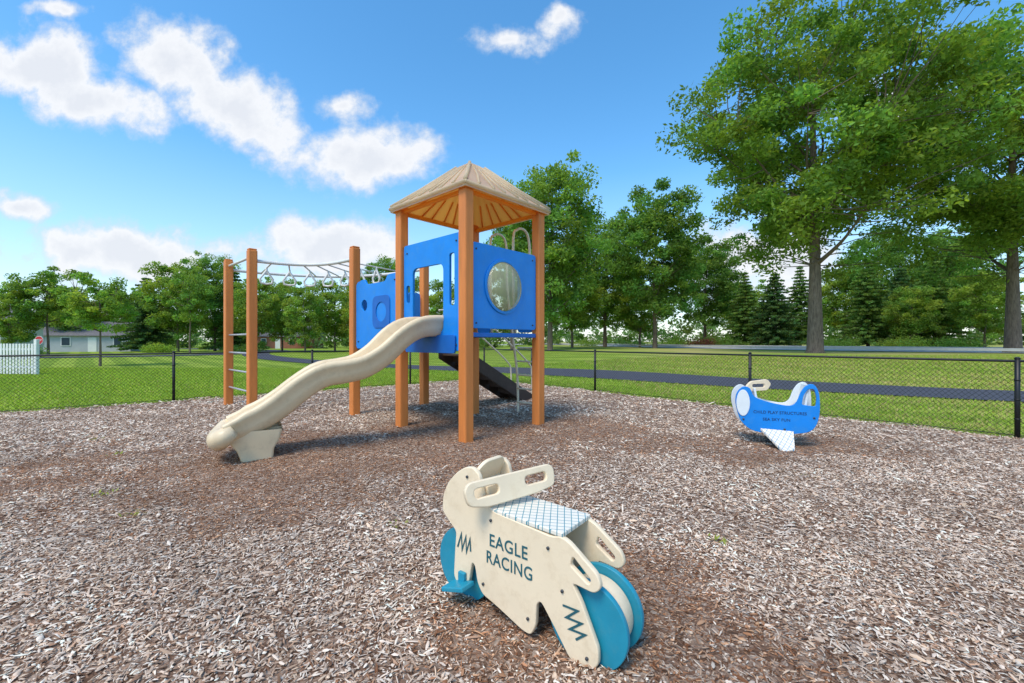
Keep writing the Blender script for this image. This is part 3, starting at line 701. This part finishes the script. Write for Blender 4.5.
place('deciduous_tree',me_b4,PX(572,54),54,1.3,1,1.2)
place('deciduous_tree',me_b4,PX(640,60),60,1.3,3,1.1)
place('deciduous_tree',me_b2,PX(705,66),66,1.05,1.6,.98)
place('deciduous_tree',me_b1,PX(385,75),75,.85,3,.9)
place('deciduous_tree',me_b3,PX(100,26),26,.98,0)
place('deciduous_tree',me_b3,PX(48,46),46,1.75,2,1.66)
place('deciduous_tree',me_b4,PX(12,44),44,.75,2,.72)
place('deciduous_tree',me_b4,PX(178,62),62,1.3,3,1.4)
place('deciduous_tree',me_b1,PX(215,68),68,.72,5,.85)
place('deciduous_tree',me_b3,PX(190,55),55,1.6,4,1.9)
for px,D,s,sz,r,m_ in((255,60,1.05,1.1,0,me_b4),(282,66,1.1,1.2,1,me_b4),(305,58,.9,1.0,2,me_b4),(335,64,1.15,1.15,3,me_b4),(120,70,1.0,1.1,4,me_b4),(70,64,1.0,.95,5,me_b4),(362,62,1.1,1.1,5.5,me_b4),(410,70,1.2,1.3,.7,me_b4),(450,66,1.2,1.2,2.7,me_b4),(940,62,1.5,1.4,1,me_b4),(745,74,1.5,1.2,3,me_b4),(845,70,1.5,1.4,2,me_b4),(910,48,.8,.75,4,me_b4),(985,44,.9,.9,2,me_b4)):
    place('deciduous_tree',m_,PX(px,D),D,s,r,sz)
place('deciduous_tree',me_b2,PX(960,58),58,1.0,4,1.0)
place('deciduous_tree',me_b1,PX(880,66),66,1.0,2,1.0)
for px,D,s,m_,r in((146,62,1.1,me_c1,0),(235,70,1.15,me_c2,2),(745,60,.9,me_c2,1),(775,56,1.0,me_c1,2),(800,62,1.0,me_c2,5),(868,52,.95,me_c2,3),(900,55,1.05,me_c1,0),(935,50,.95,me_c2,2),(1060,50,1.1,me_c1,1)):
    place('pine_tree',m_,PX(px,D),D,s,r)
rng=np.random.default_rng(77)
C_=[];rad=[]
for k in range(1500):
    x_=rng.uniform(-190,210); D=rng.uniform(88,125); top=8.5+3*math.sin(x_*.07)+2.2*math.sin(x_*.19+1)+1.4*math.sin(x_*.43)+(3 if x_>20 else 0)
    z=rng.uniform(.5,max(3,top)); C_.append((x_,D,z)); rad.append(rng.uniform(1.4,2.6))
C_=np.array(C_);rad=np.array(rad)
LV,LC=leaf_arrays(C_,rad,70,.9,rng,(.14,.22,.085),.8,.3,.45)
np_mesh('distant_tree_line',LV,np.arange(len(LV)),np.full(len(LV)//4,4),[M_leaf],colors=LC)
def shrub(px,D,r,hh_,base,seed):
    rng=np.random.default_rng(seed); C_=rng.normal(0,.45,(26,3))*np.array([r,r,hh_*.35]); C_[:,2]=np.abs(C_[:,2])+.3
    LV,LC=leaf_arrays(C_,np.full(26,.5*min(r,hh_)),90,.2,rng,base); V=[];F=[]
    for k in range(5): add_tube(V,F,[(0,0,-.1),tuple(C_[k])],[.04,.015],4,False)
    me=combine('shrub',V,F,LV,LC); place('shrub',me,PX(px,D),D)
for a_ in((705,62,2.6,3,(.17,.06,.06),1),(730,60,2.5,3.4,GD,2),(640,70,3,3,GD,3),(680,68,3,2.5,GR,4),(590,72,3,3,GL,5),(905,46,2.2,2.2,GL,6),(960,44,2.4,2,GD,7),(835,48,2.2,2,GD,8),(365,60,2,2,GR,9),(160,58,2,2.2,GL,10),(20,40,2,2,GD,11),(245,58,2,2,GD,12)): shrub(*a_)
# ------------------------------------------------------------------ buildings / far objects
def house(name,x,y,w,d,hw,hr,ang,wall,roofm):
    par=empty(name)
    M=Matrix.Translation((x,y,hgt(x,y)))@Matrix.Rotation(ang,4,'Z')
    def add(nm,V,F,mt):
        o=mesh_obj(nm,[M@Vector(p) for p in V],F,mt,par); return o
    def bx(nm,c,s,mt):
        X_,Y_,Z_=[q/2 for q in s]; V=[(c[0]+a*X_,c[1]+b*Y_,c[2]+e*Z_) for a in(-1,1) for b in(-1,1) for e in(-1,1)]
        add(nm,V,[(0,1,3,2),(4,6,7,5),(0,4,5,1),(2,3,7,6),(0,2,6,4),(1,5,7,3)],mt)
    bx('walls',(0,0,hw/2),(w,d,hw),wall)
    o_=.4
    V=[(-w/2-o_,-d/2-o_,hw-.05),(w/2+o_,-d/2-o_,hw-.05),(w/2+o_,d/2+o_,hw-.05),(-w/2-o_,d/2+o_,hw-.05),(-w/2-o_,0,hw+hr),(w/2+o_,0,hw+hr)]
    add('roof',V,[(0,1,5,4),(2,3,4,5),(0,4,3),(1,2,5),(0,3,2,1)],roofm)
    nwin=max(2,int(w/2.6))
    for i in range(nwin):
        cx=-w/2+w*(i+.5)/nwin
        for z in ([1.5] if hw<4 else [1.5,4.2]):
            if i==nwin//2 and z<2: bx('door',(cx,-d/2-.03,1.05),(1,.06,2.1),M_white); continue
            bx('window_frame',(cx,-d/2-.03,z),(1.1,.08,1.3),M_white); bx('window_pane',(cx,-d/2-.08,z),(.9,.03,1.1),M_glass)
house('grey_house',PX(95,66),66,12,8,2.4,2.2,math.radians(20),M_wall,M_shing)
house('white_house',PX(-32,48),48,9,8,3.4,2.2,math.radians(25),M_white,M_shing)
house('brick_house',PX(285,95),95,14,8,2.6,2.6,math.radians(8),M_brick,M_shing)
pf=empty('white_picket_fence')
for k in range(30):
    x_=-25.5+k*.14
    box('picket',(x_,19.2,.72),(.085,.025,1.36),M_white,pf,0,.004)
for z in(.35,1.15): box('rail',(-23.5,19.235,z),(4.2,.04,.09),M_white,pf,0,.004)
for x_ in(-25.55,-23.5,-21.45): box('fence_post',(x_,19.26,.8),(.13,.13,1.6),M_white,pf,0,.01)
st=empty('stop_sign'); sx_=PX(39,40)
tube('pole',[(sx_,40.04,0),(sx_,40.04,2.0)],.035,M_metal,st,8)
Ms=frame((sx_,40,1.62),(1,0,0))
plate('sign_face',[(.42*math.cos(math.radians(22.5+45*k)),.42*math.sin(math.radians(22.5+45*k))) for k in range(8)],.02,Ms,M_white,st,(),.002)
plate('sign_red',[(.385*math.cos(math.radians(22.5+45*k)),.385*math.sin(math.radians(22.5+45*k))) for k in range(8)],.006,out(Ms,.014),M_red,st,(),.001)
text('STOP',0,0,.26,'sign_text',out(Ms,.019),M_white,st,.52)
V=[];colw=[]
rng=np.random.default_rng(8)
for (x_,y_) in((-3.9,4.1),(-3.2,3.6),(-6.2,6.4),(1.5,3.1),(-5.1,5.5),(3.2,4.6),(-.9,3.4)):
    for k in range(10):
        a=rng.uniform(0,6.28); l=rng.uniform(.03,.06); p=np.array([x_,y_,.04])+np.append(rng.normal(0,.04,2),0)
        t=np.array([math.cos(a),math.sin(a),.6])*l; s_=np.array([-math.sin(a),math.cos(a),0])*.008
        V+= [p,p+t*.5+s_,p+t,p+t*.5-s_]; colw+=[np.array([.30,.34,.07])*rng.uniform(.7,1.3)]*4
np_mesh('weeds',np.array(V),np.arange(len(V)),np.full(len(V)//4,4),[M_blade],colors=np.array(colw))
# ------------------------------------------------------------------ world
SUN_EL=math.radians(58); SUN_AZ=math.radians(215)
W=bpy.data.worlds.new('World'); S.world=W; W.use_nodes=True; nt=W.node_tree; bg=nt.nodes['Background']
sky=N(nt,'ShaderNodeTexSky'); sky.sky_type='NISHITA'; sky.sun_disc=False; sky.sun_elevation=SUN_EL; sky.sun_rotation=SUN_AZ; sky.air_density=1.0; sky.dust_density=.6; sky.ozone_density=2.0
hs=N(nt,'ShaderNodeHueSaturation'); hs.inputs['Hue'].default_value=.492; hs.inputs['Saturation'].default_value=1.28; hs.inputs['Value'].default_value=1.85; nt.links.new(sky.outputs[0],hs.inputs['Color'])
tc=N(nt,'ShaderNodeTexCoord'); sp=N(nt,'ShaderNodeSeparateXYZ'); nt.links.new(tc.outputs['Generated'],sp.inputs[0])
def mth(op,a,b=None,c=None):
    m=N(nt,'ShaderNodeMath',operation=op)
    for i_,s_ in enumerate((a,b,c)):
        if s_ is None: continue
        if isinstance(s_,(int,float)): m.inputs[i_].default_value=s_
        else: nt.links.new(s_,m.inputs[i_])
    return m.outputs[0]
yy=mth('MAXIMUM',sp.outputs[1],.08); uu=mth('DIVIDE',sp.outputs[0],yy); ww_=mth('DIVIDE',sp.outputs[2],yy)
cb=N(nt,'ShaderNodeCombineXYZ'); nt.links.new(uu,cb.inputs[0]); nt.links.new(ww_,cb.inputs[1])
wn=N(nt,'ShaderNodeTexNoise'); wn.inputs['Scale'].default_value=7; wn.inputs['Detail'].default_value=3; nt.links.new(cb.outputs[0],wn.inputs[0])
vs=N(nt,'ShaderNodeVectorMath',operation='SUBTRACT'); nt.links.new(wn.outputs['Color'],vs.inputs[0]); vs.inputs[1].default_value=(.5,.5,.5)
vm=N(nt,'ShaderNodeVectorMath',operation='SCALE'); nt.links.new(vs.outputs[0],vm.inputs[0]); vm.inputs['Scale'].default_value=.09
va=N(nt,'ShaderNodeVectorMath',operation='ADD'); nt.links.new(cb.outputs[0],va.inputs[0]); nt.links.new(vm.outputs[0],va.inputs[1])
blobs=[(42,68,92,46,-10,1.2),(104,100,76,38,-14,1.1),(178,58,78,44,-20,1.2),(240,105,98,44,-30,1.15),(365,155,86,40,6,1.2),(345,108,42,22,0,.9),(508,42,42,20,-5,1.05),(565,22,30,16,0,.8),(325,245,94,40,0,1.3),(22,205,38,17,0,1.05),(120,256,140,38,0,1.1),(770,262,110,60,0,1),(900,110,90,50,0,.6),(60,12,40,8,0,.5),(1500,100,220,90,0,1),(-500,120,220,80,0,1)]
cur=None
for (px,py,rx_,ry_,an,am) in blobs:
    mp=N(nt,'ShaderNodeMapping'); mp.vector_type='TEXTURE'; mp.inputs['Location'].default_value=((px-512)/427,(341.5-py)/427,0)
    mp.inputs['Rotation'].default_value=(0,0,math.radians(an)); mp.inputs['Scale'].default_value=(rx_/427,ry_/427,1)
    nt.links.new(va.outputs[0],mp.inputs[0]); ln_=N(nt,'ShaderNodeVectorMath',operation='LENGTH'); nt.links.new(mp.outputs[0],ln_.inputs[0])
    f=mth('MULTIPLY_ADD',ln_.outputs['Value'],-am,am)
    cur=f if cur is None else mth('MAXIMUM',cur,f)
fb=N(nt,'ShaderNodeTexNoise'); fb.inputs['Scale'].default_value=8; fb.inputs['Detail'].default_value=8; fb.inputs['Roughness'].default_value=.62; nt.links.new(cb.outputs[0],fb.inputs[0])
fld=mth('ADD',cur,mth('MULTIPLY_ADD',fb.outputs['Fac'],2.2,-1.1))
mr=N(nt,'ShaderNodeMapRange'); mr.interpolation_type='SMOOTHSTEP'; mr.inputs[1].default_value=-.04; mr.inputs[2].default_value=.62; nt.links.new(fld,mr.inputs[0])
front=mth('GREATER_THAN',sp.outputs[1],.08); dens=mth('MULTIPLY',mth('MULTIPLY',mr.outputs[0],front),.96)
cc=ramp(nt,fld,[(.25,(4.7,5.2,6.0)),(.6,(6.4,6.5,6.7)),(1.0,(5.5,5.7,6.1))])
hz=N(nt,'ShaderNodeMapRange'); hz.inputs[1].default_value=.0; hz.inputs[2].default_value=.36; hz.inputs[3].default_value=.55; hz.inputs[4].default_value=0; nt.links.new(sp.outputs[2],hz.inputs[0])
hzc=mulc(nt,hs.outputs[0],(4.4,5.3,6.4),'MIX',hz.outputs[0])
mxc=mulc(nt,hzc,cc,'MIX',dens)
nt.links.new(mxc,bg.inputs[0]); bg.inputs[1].default_value=.15
sl_=bpy.data.lights.new('sun','SUN'); sl_.energy=2.9; sl_.angle=math.radians(22); sl_.color=(1,.915,.79); so=bpy.data.objects.new('sun',sl_); link(so)
tosun=Vector((math.sin(SUN_AZ)*math.cos(SUN_EL),math.cos(SUN_AZ)*math.cos(SUN_EL),math.sin(SUN_EL)))
so.rotation_euler=tosun.to_track_quat('Z','Y').to_euler()
# ------------------------------------------------------------------ camera
cd=bpy.data.cameras.new('camera'); cd.sensor_width=36; cd.lens=15.01; cd.clip_start=.05; cd.clip_end=6000
co=bpy.data.objects.new('camera',cd); link(co); co.location=(0,0,1.5); co.rotation_euler=(math.radians(90),0,0); S.camera=co
S.view_settings.view_transform='Standard'; S.view_settings.look='None'; S.view_settings.exposure=0
